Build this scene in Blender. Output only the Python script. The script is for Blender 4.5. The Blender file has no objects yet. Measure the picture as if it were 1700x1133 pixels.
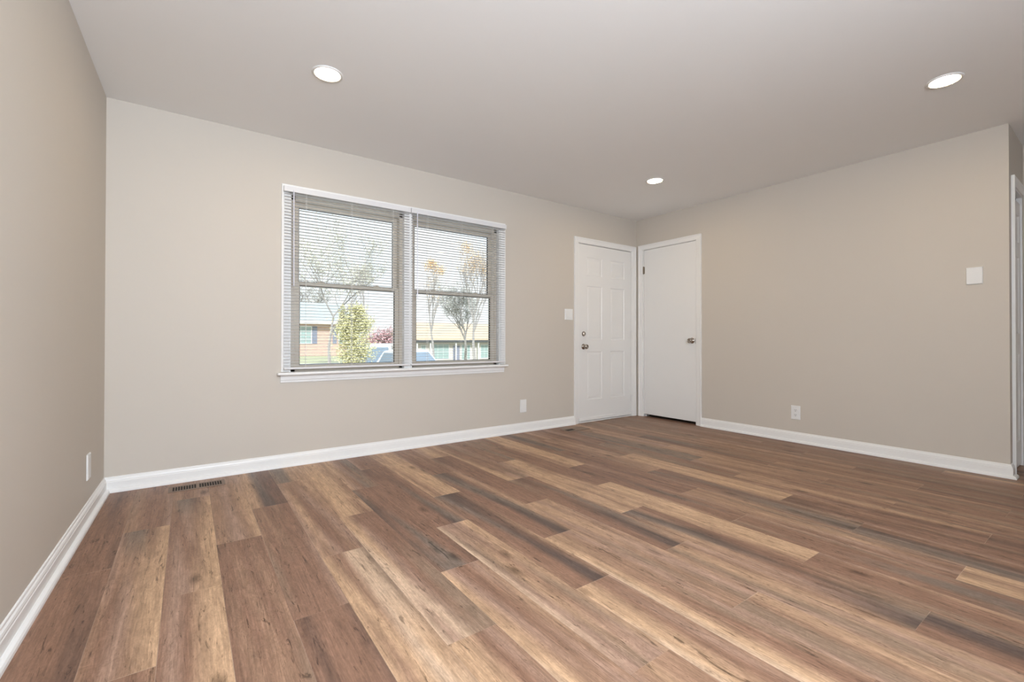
import bpy, bmesh, math, random
from mathutils import Vector, Matrix
R = math.radians
S = bpy.context.scene
C = S.collection

# ------------------------------------------------------------------ camera
cam_d = bpy.data.cameras.new('camera')
cam = bpy.data.objects.new('camera', cam_d); C.objects.link(cam); S.camera = cam
cam_d.sensor_width = 36.0
cam_d.lens = 36.0 * 752.346 / 1700.0
cam_d.shift_y = -6.744 / 1700.0
cam_d.clip_start = 0.05; cam_d.clip_end = 400
r_ = Vector((0.81364272, -0.58136376, 0.00130654)); f_ = Vector((0.58134537, 0.81363144, 0.00643816))
u_ = r_.cross(f_)
m = Matrix((r_, u_, -f_)).transposed().to_4x4(); m.translation = Vector((-4.58755, -3.7244, 0.94393))
cam.matrix_world = m

# ------------------------------------------------------------------ world, sun, exposure
S.view_settings.view_transform = 'Standard'; S.view_settings.look = 'None'
S.view_settings.gamma = 1; S.view_settings.use_curve_mapping = False
S.view_settings.exposure = 0.0
W = bpy.data.worlds.new('sky'); S.world = W; W.use_nodes = True
nt = W.node_tree; bg = nt.nodes['Background']
tc = nt.nodes.new('ShaderNodeTexCoord'); sx = nt.nodes.new('ShaderNodeSeparateXYZ')
nz = nt.nodes.new('ShaderNodeTexNoise'); nz.inputs['Scale'].default_value = 3.0; nz.inputs['Detail'].default_value = 4
rp = nt.nodes.new('ShaderNodeValToRGB')
rp.color_ramp.elements[0].position = 0.0; rp.color_ramp.elements[0].color = (0.95, 0.97, 1.0, 1)
rp.color_ramp.elements[1].position = 0.6; rp.color_ramp.elements[1].color = (0.60, 0.80, 1.0, 1)
mx = nt.nodes.new('ShaderNodeMix'); mx.data_type = 'RGBA'; mx.inputs[7].default_value = (1, 1, 1, 1)
cl = nt.nodes.new('ShaderNodeMapRange'); cl.inputs[1].default_value = 0.45; cl.inputs[2].default_value = 0.65
L = nt.links.new
L(tc.outputs['Generated'], sx.inputs[0]); L(sx.outputs['Z'], rp.inputs[0]); L(tc.outputs['Generated'], nz.inputs['Vector'])
L(nz.outputs[0], cl.inputs[0]); L(cl.outputs[0], mx.inputs[0]); L(rp.outputs[0], mx.inputs[6]); L(mx.outputs[2], bg.inputs['Color'])
bg.inputs['Strength'].default_value = 1.35

def light(name, kind, loc, rot, energy, color, size=None, size_y=None):
    d = bpy.data.lights.new(name, kind); d.energy = energy; d.color = color
    if kind == 'AREA':
        d.shape = 'RECTANGLE'; d.size = size; d.size_y = size_y
    o = bpy.data.objects.new(name, d); C.objects.link(o); o.location = loc; o.rotation_euler = rot
    return o
sun = light('sun', 'SUN', (0, -20, 20), (R(52), 0, R(-20)), 5.5, (1.0, 0.98, 0.95)); sun.data.angle = R(1.0)
# the photographer's softbox, behind the camera
light('softbox_flash', 'AREA', (-4.2, -4.9, 1.7), (R(106), 0, 0), 156, (0.82, 0.90, 1.0), 0.9, 0.9)

# ------------------------------------------------------------------ materials
def lin(c):
    return tuple(((v/255)/12.92 if v/255 <= 0.04045 else (((v/255)+0.055)/1.055)**2.4) for v in c)
def mat(name, col, rough=0.6, metal=0.0, noise=0.0, nscale=30.0, bump=0.0, bscale=200.0, spec=0.5, emit=None, estr=0.0):
    m = bpy.data.materials.new(name); m.use_nodes = True
    t = m.node_tree; b = t.nodes['Principled BSDF']
    b.inputs['Base Color'].default_value = (*col, 1); b.inputs['Roughness'].default_value = rough
    b.inputs['Metallic'].default_value = metal; b.inputs['Specular IOR Level'].default_value = spec
    if noise or bump:
        tcn = t.nodes.new('ShaderNodeTexCoord')
    if noise:
        n = t.nodes.new('ShaderNodeTexNoise'); n.inputs['Scale'].default_value = nscale; n.inputs['Detail'].default_value = 3
        t.links.new(tcn.outputs['Object'], n.inputs['Vector'])
        k = t.nodes.new('ShaderNodeMix'); k.data_type = 'RGBA'
        k.inputs[6].default_value = (*[c*(1-noise) for c in col], 1); k.inputs[7].default_value = (*[min(1, c*(1+noise)) for c in col], 1)
        t.links.new(n.outputs[0], k.inputs[0]); t.links.new(k.outputs[2], b.inputs['Base Color'])
    if bump:
        n2 = t.nodes.new('ShaderNodeTexNoise'); n2.inputs['Scale'].default_value = bscale; n2.inputs['Detail'].default_value = 2
        t.links.new(tcn.outputs['Object'], n2.inputs['Vector'])
        bp = t.nodes.new('ShaderNodeBump'); bp.inputs['Strength'].default_value = bump; bp.inputs['Distance'].default_value = 0.001
        t.links.new(n2.outputs[0], bp.inputs['Height']); t.links.new(bp.outputs[0], b.inputs['Normal'])
    if emit:
        b.inputs['Emission Color'].default_value = (*emit, 1); b.inputs['Emission Strength'].default_value = estr
    return m
M = {}
M['wall'] = mat('beige_wall_paint', (0.60, 0.55, 0.485), 0.6, noise=0.015, nscale=2.0, bump=0.15, bscale=350, spec=0.3)
M['ceil'] = mat('ceiling_paint', (0.90, 0.905, 0.90), 0.75, noise=0.012, nscale=2.0, bump=0.15, bscale=250, spec=0.2)
M['trim'] = mat('white_semi_gloss_trim', (0.85, 0.845, 0.83), 0.35, noise=0.01, nscale=8)
M['door'] = mat('white_door_paint', (0.82, 0.815, 0.80), 0.38, noise=0.01, nscale=5)
M['plastic'] = mat('white_plastic_plate', (0.80, 0.80, 0.79), 0.35, noise=0.005)
M['slat'] = mat('white_blind_slat', (0.74, 0.735, 0.74), 0.4, noise=0.01)
M['cord'] = mat('white_cord', (0.8, 0.79, 0.76), 0.7, noise=0.03, nscale=300)
M['wand'] = mat('clear_plastic_wand', (0.72, 0.72, 0.80), 0.2, noise=0.01)
M['tan'] = mat('tan_window_vinyl', (0.56, 0.50, 0.42), 0.45, noise=0.03, nscale=10)
M['bronze'] = mat('dark_gasket', (0.05, 0.045, 0.04), 0.6, noise=0.05)
M['nickel'] = mat('satin_nickel', (0.42, 0.38, 0.34), 0.22, metal=1.0, noise=0.03)
M['brass'] = mat('aged_hinge_metal', (0.30, 0.26, 0.21), 0.35, metal=1.0, noise=0.1)
M['dark'] = mat('dark_slot', (0.02, 0.018, 0.015), 0.8, noise=0.1)
M['duct'] = mat('painted_duct_shade', (0.018, 0.014, 0.010), 0.8, noise=0.2)
M['regwood'] = mat('wood_tone_register', (0.23, 0.165, 0.125), 0.65, noise=0.15, nscale=40)
M['lens'] = mat('lit_lamp_lens', (0.9, 0.9, 0.9), 0.5, noise=0.0, emit=(1.0, 0.76, 0.45), estr=118.0)
M['lamptrim'] = mat('white_lamp_trim', (0.78, 0.77, 0.75), 0.4, noise=0.01)
M['closet'] = mat('closet_wall', (0.45, 0.40, 0.35), 0.8, noise=0.03)

def glass_mat():
    m = bpy.data.materials.new('window_glass'); m.use_nodes = True; t = m.node_tree; t.nodes.clear()
    o = t.nodes.new('ShaderNodeOutputMaterial'); tr = t.nodes.new('ShaderNodeBsdfTransparent'); gl = t.nodes.new('ShaderNodeBsdfGlossy')
    fr = t.nodes.new('ShaderNodeFresnel'); fr.inputs['IOR'].default_value = 1.35
    mixs = t.nodes.new('ShaderNodeMixShader'); tr.inputs[0].default_value = (0.97, 0.985, 0.98, 1); gl.inputs['Roughness'].default_value = 0.02
    t.links.new(fr.outputs[0], mixs.inputs[0]); t.links.new(tr.outputs[0], mixs.inputs[1]); t.links.new(gl.outputs[0], mixs.inputs[2]); t.links.new(mixs.outputs[0], o.inputs[0])
    return m
M['glass'] = glass_mat()

def brick_mat(name, c1, c2, mortar):
    m = bpy.data.materials.new(name); m.use_nodes = True; t = m.node_tree; b = t.nodes['Principled BSDF']; b.inputs['Roughness'].default_value = 0.9
    tcn = t.nodes.new('ShaderNodeTexCoord'); mp = t.nodes.new('ShaderNodeMapping'); mp.inputs['Rotation'].default_value = (R(90), 0, 0)
    br = t.nodes.new('ShaderNodeTexBrick'); br.inputs['Color1'].default_value = (*c1, 1); br.inputs['Color2'].default_value = (*c2, 1); br.inputs['Mortar'].default_value = (*mortar, 1)
    br.inputs['Scale'].default_value = 1.0; br.inputs['Brick Width'].default_value = 0.22; br.inputs['Row Height'].default_value = 0.075; br.inputs['Mortar Size'].default_value = 0.008
    t.links.new(tcn.outputs['Object'], mp.inputs[0]); t.links.new(mp.outputs[0], br.inputs['Vector']); t.links.new(br.outputs[0], b.inputs['Base Color'])
    return m
M['brick'] = brick_mat('red_brick', (0.50, 0.31, 0.26), (0.56, 0.38, 0.31), (0.58, 0.52, 0.47))
M['paleb'] = brick_mat('pale_brick', (0.55, 0.52, 0.48), (0.62, 0.58, 0.54), (0.6, 0.58, 0.55))
M['roofg'] = mat('grey_shingle', (0.40, 0.44, 0.45), 0.9, noise=0.25, nscale=8)
M['roofo'] = mat('tan_shingle', (0.60, 0.46, 0.33), 0.9, noise=0.15, nscale=6)
M['ext'] = mat('exterior_white', (0.72, 0.73, 0.73), 0.7, noise=0.04)
M['shut'] = mat('slate_blue_shutter', (0.22, 0.24, 0.32), 0.6, noise=0.1)
M['hglass'] = mat('house_glass', (0.30, 0.40, 0.40), 0.1, noise=0.1, nscale=3)
M['fascia'] = mat('dark_fascia', (0.06, 0.065, 0.07), 0.6, noise=0.1)
M['grass'] = mat('dormant_lawn', (0.42, 0.42, 0.27), 0.95, noise=0.25, nscale=2.5)
M['road'] = mat('pale_concrete', (0.50, 0.50, 0.50), 0.9, noise=0.08, nscale=3)
M['bark'] = mat('grey_bark', (0.36, 0.34, 0.33), 0.9, noise=0.2, nscale=6)
M['lyel'] = mat('yellow_green_leaf', (0.60, 0.57, 0.32), 0.7, noise=0.35, nscale=3)
M['lpale'] = mat('pale_buff_leaf', (0.66, 0.64, 0.54), 0.7, noise=0.3, nscale=3)
M['lor'] = mat('orange_leaf', (0.78, 0.56, 0.32), 0.7, noise=0.3, nscale=3)
M['lred'] = mat('red_leaf', (0.60, 0.38, 0.40), 0.7, noise=0.3, nscale=3)
M['lgrey'] = mat('grey_green_leaf', (0.56, 0.56, 0.52), 0.7, noise=0.3, nscale=3)
M['carw'] = mat('white_car_paint', (0.75, 0.77, 0.80), 0.25, noise=0.01)
M['carg'] = mat('car_window_tint', (0.20, 0.26, 0.33), 0.12, noise=0.05)
M['tail'] = mat('red_tail_lamp', (0.65, 0.04, 0.03), 0.3, noise=0.05)
M['tyre'] = mat('black_tyre', (0.02, 0.02, 0.02), 0.8, noise=0.1)

def ramp_add(t, src, p0, v0, p1, v1):
    n = t.nodes.new('ShaderNodeMapRange'); n.clamp = True
    n.inputs[1].default_value = p0; n.inputs[2].default_value = p1; n.inputs[3].default_value = v0; n.inputs[4].default_value = v1
    t.links.new(src, n.inputs[0]); return n.outputs[0]
def floor_mat():
    m = bpy.data.materials.new('rustic_vinyl_plank'); m.use_nodes = True; t = m.node_tree; b = t.nodes['Principled BSDF']; k = t.links.new
    at = t.nodes.new('ShaderNodeAttribute'); at.attribute_name = 'tone'
    uv = t.nodes.new('ShaderNodeUVMap'); uv.uv_map = 'grain'
    uq = t.nodes.new('ShaderNodeUVMap'); uq.uv_map = 'seam'
    def nm(sx_, sy_, sc, det, rough=0.55, dist=0.0, off=0.0):
        mp = t.nodes.new('ShaderNodeMapping'); mp.inputs['Scale'].default_value = (sx_, sy_, 1); mp.inputs['Location'].default_value = (off, off, 0)
        k(uv.outputs[0], mp.inputs[0]); n = t.nodes.new('ShaderNodeTexNoise'); n.inputs['Scale'].default_value = sc; n.inputs['Detail'].default_value = det
        n.inputs['Roughness'].default_value = rough; n.inputs['Distortion'].default_value = dist; k(mp.outputs[0], n.inputs['Vector']); return n
    def math_(op, a, b_, clamp=False):
        n = t.nodes.new('ShaderNodeMath'); n.operation = op; n.use_clamp = clamp
        for i, v in enumerate((a, b_)):
            if isinstance(v, (int, float)): n.inputs[i].default_value = v
            else: k(v, n.inputs[i])
        return n.outputs[0]
    fine = nm(190, 7.0, 1.0, 5, 0.7, 0.6)           # fibres
    mid = nm(34, 2.2, 1.0, 5, 0.65, 1.6, 3.7)       # cathedral bands
    blot = nm(10, 3.5, 1.0, 7, 0.7, 2.5, 9.1)       # blotches
    swirl = nm(40, 16, 1.0, 5, 0.65, 3.5, 17.3)
    v = ramp_add(t, fine.outputs[0], 0.3, 0.74, 0.7, 1.22)
    v = math_('MULTIPLY', v, ramp_add(t, mid.outputs[0], 0.32, 0.77, 0.68, 1.17))
    v = math_('MULTIPLY', v, ramp_add(t, blot.outputs[0], 0.32, 0.84, 0.7, 1.12))
    v = math_('MULTIPLY', v, ramp_add(t, swirl.outputs[0], 0.34, 0.86, 0.6, 1.07))
    # knots and cracks: rare dark spots, stretched along the grain
    crack = nm(48, 5.5, 1.0, 4, 0.72, 1.5, 23.0)
    v = math_('MULTIPLY', v, ramp_add(t, crack.outputs[0], 0.33, 0.42, 0.41, 1.0))
    vor = t.nodes.new('ShaderNodeTexVoronoi'); mp = t.nodes.new('ShaderNodeMapping'); mp.inputs['Scale'].default_value = (6.5, 2.6, 1)
    k(uv.outputs[0], mp.inputs[0]); 
    wob = t.nodes.new('ShaderNodeMix'); wob.data_type = 'RGBA'; wob.inputs[0].default_value = 0.10; k(mp.outputs[0], wob.inputs[6]); k(swirl.outputs[1], wob.inputs[7])
    k(wob.outputs[2], vor.inputs['Vector']); vor.inputs['Scale'].default_value = 1.0
    kn = ramp_add(t, vor.outputs['Distance'], 0.03, 0.42, 0.15, 1.0)
    v = math_('MULTIPLY', v, kn)
    mul = t.nodes.new('ShaderNodeMix'); mul.data_type = 'RGBA'; mul.blend_type = 'MULTIPLY'; mul.inputs[0].default_value = 1.0
    cmb = t.nodes.new('ShaderNodeCombineColor')
    vg = math_('POWER', v, 1.06); vb = math_('POWER', v, 1.12)
    k(v, cmb.inputs[0]); k(vg, cmb.inputs[1]); k(vb, cmb.inputs[2])
    k(at.outputs['Color'], mul.inputs[6]); k(cmb.outputs[0], mul.inputs[7])
    # seams
    sp = t.nodes.new('ShaderNodeSeparateXYZ'); k(uq.outputs[0], sp.inputs[0])
    su = math_('LESS_THAN', sp.outputs[0], 0.0013); sv = math_('LESS_THAN', sp.outputs[1], 0.0016)
    brk = ramp_add(t, nm(3, 1.2, 1.0, 2, 0.5, 0, 40).outputs[0], 0.42, 0.15, 0.60, 0.75)
    m1 = t.nodes.new('ShaderNodeMix'); m1.data_type = 'RGBA'; m1.inputs[7].default_value = (0.16, 0.11, 0.08, 1)
    sc = t.nodes.new('ShaderNodeMix'); sc.data_type = 'RGBA'; sc.inputs[6].default_value = (0.09, 0.06, 0.045, 1); sc.inputs[7].default_value = (0.46, 0.35, 0.27, 1)
    k(ramp_add(t, nm(2, 0.9, 1.0, 1, 0.5, 0, 60).outputs[0], 0.46, 0.0, 0.56, 1.0), sc.inputs[0]); k(sc.outputs[2], m1.inputs[7])
    k(math_('MULTIPLY', su, 0.55), m1.inputs[0]); k(mul.outputs[2], m1.inputs[6])
    m2 = t.nodes.new('ShaderNodeMix'); m2.data_type = 'RGBA'; m2.inputs[7].default_value = (0.50, 0.38, 0.28, 1)
    k(math_('MULTIPLY', sv, brk), m2.inputs[0]); k(m1.outputs[2], m2.inputs[6])
    k(m2.outputs[2], b.inputs['Base Color'])
    b.inputs['Specular IOR Level'].default_value = 0.38
    rr = ramp_add(t, fine.outputs[0], 0.3, 0.42, 0.7, 0.52); k(rr, b.inputs['Roughness'])
    bp = t.nodes.new('ShaderNodeBump'); bp.inputs['Strength'].default_value = 0.25; bp.inputs['Distance'].default_value = 0.0006
    k(fine.outputs[0], bp.inputs['Height']); k(bp.outputs[0], b.inputs['Normal'])
    return m
M['floor'] = floor_mat()

# ------------------------------------------------------------------ helpers
def tag(o, label=None, cat=None, group=None, kind=None):
    if label: o['label'] = label
    if cat: o['category'] = cat
    if group: o['group'] = group
    if kind: o['kind'] = kind
    return o
def empty(name, loc, rz=0.0, parent=None):
    o = bpy.data.objects.new(name, None); C.objects.link(o); o.location = loc; o.rotation_euler = (0, 0, rz); o.empty_display_size = 0.1
    if parent: o.parent = parent
    return o
def obj(name, bm, mt, parent=None, loc=None, smooth=False, bevel=0.0, seg=2):
    me = bpy.data.meshes.new(name); bmesh.ops.recalc_face_normals(bm, faces=bm.faces[:]); bm.to_mesh(me); bm.free()
    me.materials.append(mt)
    if smooth: me.shade_smooth()
    o = bpy.data.objects.new(name, me); C.objects.link(o)
    if parent: o.parent = parent
    if loc: o.location = loc
    if bevel:
        md = o.modifiers.new('b', 'BEVEL'); md.width = bevel; md.segments = seg; md.limit_method = 'ANGLE'; md.angle_limit = R(40)
    return o
def box(bm, a, b):
    x0, x1 = sorted((a[0], b[0])); y0, y1 = sorted((a[1], b[1])); z0, z1 = sorted((a[2], b[2]))
    v = [bm.verts.new(p) for p in ((x0,y0,z0),(x1,y0,z0),(x1,y1,z0),(x0,y1,z0),(x0,y0,z1),(x1,y0,z1),(x1,y1,z1),(x0,y1,z1))]
    for f in ((0,3,2,1),(4,5,6,7),(0,1,5,4),(1,2,6,5),(2,3,7,6),(3,0,4,7)): bm.faces.new([v[i] for i in f])
    return v
def boxes(*bs):
    bm = bmesh.new()
    for a, b in bs: box(bm, a, b)
    return bm
def sweep(bm, profile, path, caps=True):
    """profile: list of (offset, height) ; path: list of (point, outward normal) in plan, mitred by caller"""
    rows = []
    for (p, n) in path:
        rows.append([bm.verts.new((p[0] + n[0]*o, p[1] + n[1]*o, p[2] + h)) for o, h in profile])
    for a, b in zip(rows, rows[1:]):
        for i in range(len(profile)):
            j = (i + 1) % len(profile); bm.faces.new((a[i], a[j], b[j], b[i]))
    if caps:
        bm.faces.new(rows[0][::-1]); bm.faces.new(rows[-1])
def lathe(bm, prof, origin, axis, seg=24):
    """prof: list of (radius, distance along axis)"""
    ax = Vector(axis).normalized(); t1 = ax.orthogonal().normalized(); t2 = ax.cross(t1); o = Vector(origin)
    rings = []
    for r, d in prof:
        if r < 1e-6: rings.append([bm.verts.new(o + ax*d)])
        else: rings.append([bm.verts.new(o + ax*d + (t1*math.cos(2*math.pi*i/seg) + t2*math.sin(2*math.pi*i/seg))*r) for i in range(seg)])
    for a, b in zip(rings, rings[1:]):
        for i in range(seg):
            j = (i+1) % seg
            if len(a) == 1 and len(b) == 1: continue
            if len(a) == 1: bm.faces.new((a[0], b[i], b[j]))
            elif len(b) == 1: bm.faces.new((a[i], b[0], a[j]))
            else: bm.faces.new((a[i], b[i], b[j], a[j]))
def tube(bm, pts, rads, seg=6):
    rings = []
    for i, p in enumerate(pts):
        d = (pts[min(i+1, len(pts)-1)] - pts[max(i-1, 0)]).normalized(); a = d.orthogonal().normalized(); b = d.cross(a)
        rings.append([bm.verts.new(p + (a*math.cos(2*math.pi*k/seg) + b*math.sin(2*math.pi*k/seg))*rads[i]) for k in range(seg)])
    for a, b in zip(rings, rings[1:]):
        for k in range(seg): bm.faces.new((a[k], a[(k+1) % seg], b[(k+1) % seg], b[k]))
    bm.faces.new(rings[0][::-1]); bm.faces.new(rings[-1])

# ------------------------------------------------------------------ room constants
H = 2.44; XL = -5.005; AL = 0.01876; YR = -3.18; YB = -7.2; XH = 0.62
def lx(y): return XL + AL*y      # left wall x at depth y

# ------------------------------------------------------------------ floor (each plank its own face set in one surface)
EDGE0, PW, JY0, JS = -4.84, 0.1815, -0.0145, 0.4085
TONE = {'k': (90, 76, 70), 'd': (112, 88, 75), 'g': (120, 107, 96), 'r': (135, 105, 87), 'b': (149, 120, 99),
        'p': (158, 131, 114), 't': (170, 141, 115), 'l': (187, 157, 127), 'w': (194, 170, 146), 'n': (138, 117, 99)}
PLANK = {}
PT = """0,0:rrrdrr/rrrdrb/rrrrrr/rrrrrd
0,3:rrrrrr/rrrrdd/rrrddd
0,6:rrrrdd
1,-1:nbrrbr/bbrrrp
1,2:pggrtl/pbbttl/brptll/brpbtl
1,5:ttbrrb
2,-2:bbrbpp
2,1:bggdbl/rrpbtl/rprbll/rpptll
2,4:rprtll/rprtll/rrrtll
3,0:bbpbpt/bbpbtt/bbppbl
3,3:rrrrrr/rrbrbr/rbrbrb/rrbbbn
3,6:rbbrbn
4,-1:ttgdbr/ttgddd/ttkkdd
4,2:bbrbrr/brbrrr/nrrrrp/rrrrrp
4,5:rdrrrd/ddrrrd
5,-2:nggttt
5,1:pbbbtt/ptrpbt/ptrrpb/tbprbp
5,4:lbrwwn/llbwwn/lblwlt/tblwww
6,0:ttlltb/tllltt/bllltr/tlltrt
6,3:ltrrrr/wlprrr/wwprnn/wpwnnn
6,6:lltrpb/lltrrb/wltrbb
7,-1:tlbrrb/ltprgg/tprgnr
7,2:grrrrr/kdrrrr/drgrrr/rgggrd
7,5:lprrpb/ltprbt/wlbbpb/wlbbrn
8,-2:prrrrb
8,1:ddrrrr/rrrdrb/rrrgrb/rrrkgb
8,4:wpppll/wntbtt/wptbnt/ppnppt
8,7:pbtbbb
9,0:tblltt/ltlltl/lbllll/lbtlll
9,3:ngkkdb/rrgddb/brrkdt/rrrkkb
9,6:lltrrp/wltrpb/wlbbrb/wllbrr
10,-1:pprbrr/prrbrb/brrrrb
10,2:ngkdbt/rrggrt/rrrkgt/rrrkkb
10,5:lttbpt/wlbbbp/wlbrnp/wltrrb
11,-2:pptlbt/ptllbt
11,1:nddrrr/prrrrr/trrrrr/trrrrr
11,4:tttptt/bpttbp/pnbppt/bbbnpb
11,7:pnnbtt/pnnbtt
12,0:ltrrnp/lbrrnb/ltrbrb/lltpnp
12,3:nnddrr/rrrrgb/rrdkgb/rrkkbt
12,6:bntbpt/pnttbp/bnnptb/tttbnp
13,-1:pngrbb/prrrnb/prbrng
13,2:nptlll/ltlltb/ttlblt/tltblt
13,5:dgkbrr/btgkdr/bprdrr/nkkgnn
13,8:rrdkkn
14,-2:rnbnrr
14,1:rbnrrt/trrrrb/trrrrr/btrrrr
14,4:btllll/tltlll/btllll/rbllll
14,7:brrrrp/rnrrrt/ngdrrg
15,0:gltllt/tltlll/tbllll/tblllt
15,3:ddrrrp/rrrdrr/trrgrb/brrrrb
15,6:rnrrrp/rrrrrn/rrggrn/nggddd
16,-1:ngrntt/rrgkgb/rrrggb
16,2:rnrrrb/brrdrr/rrdrrr/rrrrrr
16,5:pbbtrt/bbtbnt/prptnb/rrprrp
16,8:lltblt
17,-2:tbrrpt/bnrrtp
17,1:brtbrn/brrbtb/rrnbbt/rbbbtb
17,4:ndgrrr/prrdgr/rnggdb/bgkgnn
17,7:nggkrr/rgkrrb
18,0:rpbrrd/rbrrdr/btrrrn/tbnrbn
18,3:bltltt/tltltl/tlltll/btltlt
18,6:ndddrr/prdrrb/prrrdb/rrdrrn
19,-1:rptrrd/pprrrd/rrrrdp
19,2:nnngrn/bnnnrr/rnnrrr/rrnrrn
19,5:brttbt/bprbtt/rrdrtt/rrrdrt
19,8:rrddrr
20,-2:rrgnrb
20,1:ggngrn/ggngng/ngggnn/ggnngg
20,4:ppbttb/btbrbt/bbrbrb/nrrbtb
20,7:nrbrbt
21,0:nrnttt/ttbttb/btpbtp/tbppbt
21,3:bttptt/tbttbt/tbbtrt/nrbrbt
21,6:rnbrrb
22,-1:bbrrnn/rnrnnn/nrrnnr
22,2:gddggr/rrdggn/rrgrnn/nrrnrb
22,5:bnrbtr/rrbnrt
22,8:nrrnnr
23,-2:nntrrb
23,1:tprbtn/brtrbt/rrnrbt
23,4:bbrbnt/rbrrbt
23,7:rrdnrr
24,0:nnrnnn/nbnnrb
24,3:rbtprb/nrbtrn
24,6:nrrdnn
25,-1:rnrrnn
25,2:pnrrrn
25,5:nrbnrr
26,-2:nnbrrn
26,1:rpbnrb
26,4:nrrrnb
27,0:rnrrbn
27,3:rrdrnr
27,6:nnrrdn
28,-1:ggngrn
28,2:ndrrnr
28,5:rnrdrn"""
for ln in PT.split('\n'):
    a, b = ln.split(':'); c, k = a.split(','); PLANK[(int(c), int(k))] = b
KINDS = ['rrbptl', 'rddgrr', 'ltlptl', 'rprbrr', 'drrbpt', 'tpbrdg', 'ltpbrr', 'gdrrbt']
def build_floor():
    rnd = random.Random(5)
    bm = bmesh.new(); tone = bm.loops.layers.float_color.new('tone'); ug = bm.loops.layers.uv.new('grain'); us = bm.loops.layers.uv.new('seam')
    for c in range(0, 32):
        x0 = EDGE0 + (c-1)*PW; x1 = x0 + PW
        k0 = {0: 0, 1: -1, 2: -2}[c % 3]
        while True:
            y0 = JY0 - JS*k0; y1 = y0 - 3*JS
            if y0 < YB: break
            key = (c, k0)
            prof = PLANK.get(key)
            pick = rnd.choice(KINDS); flip = rnd.random() < 0.5; ou, ov = rnd.uniform(0, 50), rnd.uniform(0, 50)
            if prof is None: prof = pick[::-1] if flip else pick
            rows = prof.split('/')
            if len(rows) == 1: rows = rows*2
            ya, yb = min(y0, 0.12), max(y1, YB)
            NR = len(rows)
            ysub = sorted({ya, yb} | {y0 + (y1-y0)*(i/(NR-1)) for i in range(NR) if yb < y0 + (y1-y0)*(i/(NR-1)) < ya}, reverse=True)
            def colat(i, y):
                tt = (y-y0)/(y1-y0)*(NR-1); a = min(int(tt), NR-2); f = tt-a
                ca = lin(TONE[rows[a][i]]); cb = lin(TONE[rows[a+1][i]])
                return [(p*(1-f)+q*f)*w_ for p, q, w_ in zip(ca, cb, (1.10, 1.04, 1.0))] + [1]
            n = len(rows[0])
            for i in range(n-1):
                xa = x0 + PW*i/(n-1); xb = x0 + PW*(i+1)/(n-1)
                for Ya, Yb in zip(ysub, ysub[1:]):
                    vs = [bm.verts.new((xa, Ya, 0)), bm.verts.new((xa, Yb, 0)), bm.verts.new((xb, Yb, 0)), bm.verts.new((xb, Ya, 0))]
                    f = bm.faces.new(vs)
                    for lp, (x, y, ii) in zip(f.loops, ((xa, Ya, i), (xa, Yb, i), (xb, Yb, i+1), (xb, Ya, i+1))):
                        lp[tone] = colat(ii, y); lp[ug].uv = (x-x0+ou, y+ov); lp[us].uv = (x-x0, y0-y)
            k0 += 3
    me = bpy.data.meshes.new('floor'); bm.to_mesh(me); bm.free(); me.materials.append(M['floor'])
    o = bpy.data.objects.new('floor', me); C.objects.link(o); o['kind'] = 'structure'
    return o
build_floor()
tag(obj('subfloor_slab', boxes(((-5.4, 0.14, -0.14), (1.6, YB-0.1, -0.02))), M['closet']), kind='structure').name = 'subfloor'  # unseen subfloor slab under the planks

# ------------------------------------------------------------------ walls and ceiling
def struct(name, bm, mt, **k): return tag(obj(name, bm, mt, **k), kind='structure')
WT = 0.14
OX0, OX1, OZ0, OZ1 = -3.975, -2.075, 0.69, 2.045          # window opening
DX0, DX1, DZ = -1.01, -0.085, 2.055                       # front door opening
struct('wall_back', boxes(((XL-0.2, 0, 0), (OX0, WT, H)), ((OX0, 0, 0), (OX1, WT, OZ0)), ((OX0, 0, OZ1), (OX1, WT, H)), ((OX1, 0, 0), (DX0, WT, H)),
       ((DX0, 0, DZ), (DX1, WT, H)), ((DX1, 0, 0), (0.12, WT, H))), M['wall'])
CY0, CY1, CZ = -0.095, -0.825, 2.065                      # closet opening in the right wall
struct('wall_right', boxes(((0, 0, 0), (0.115, CY0, H)), ((0, CY0, CZ), (0.115, CY1, H)), ((0, CY1, 0), (0.115, YR, H))), M['wall'])
bm = bmesh.new()
v = [(lx(0.0), 0.0), (lx(YB), YB), (lx(YB)-0.15, YB), (lx(0.0)-0.15, 0.0)]
lo = [bm.verts.new((*p, 0)) for p in v]; hi = [bm.verts.new((*p, H)) for p in v]
bm.faces.new(lo); bm.faces.new(hi)
for i in range(4): bm.faces.new((lo[i], lo[(i+1) % 4], hi[(i+1) % 4], hi[i]))
struct('wall_left', bm, M['wall'])
# hall closet front, set back at the end of the right wall, and the short hall return wall
HX0, HX1, HZ = 0.145, 0.56, 2.04
struct('wall_hall', boxes(((0.115, YR, 0), (HX0, YR+0.1, H)), ((HX0, YR, HZ), (HX1, YR+0.1, H)), ((HX1, YR, 0), (XH+0.1, YR+0.1, H)),
       ((XH, YR, 0), (XH+0.1, -4.35, H)), ((XH, -4.35, 0), (-0.1+0.1, -4.45, H))), M['wall'])
struct('wall_hall_side', boxes(((0, -4.45, 0), (0.115, YB, H))), M['wall'])
# rear wall behind the photographer with a wide recess closed by a panel
struct('wall_rear', boxes(((XL-0.3, YB, 0), (-4.85, YB-0.14, H)), ((-4.85, YB, 2.25), (-1.75, YB-0.14, H)), ((-1.75, YB, 0), (0.12, YB-0.14, H)), ((-4.85, YB-0.1, 0), (-1.75, YB-0.14, 2.25))), M['wall'])
struct('ceiling', boxes(((XL-0.35, WT, H), (XH+0.6, YB-0.14, H+0.12))), M['ceil'])
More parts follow.
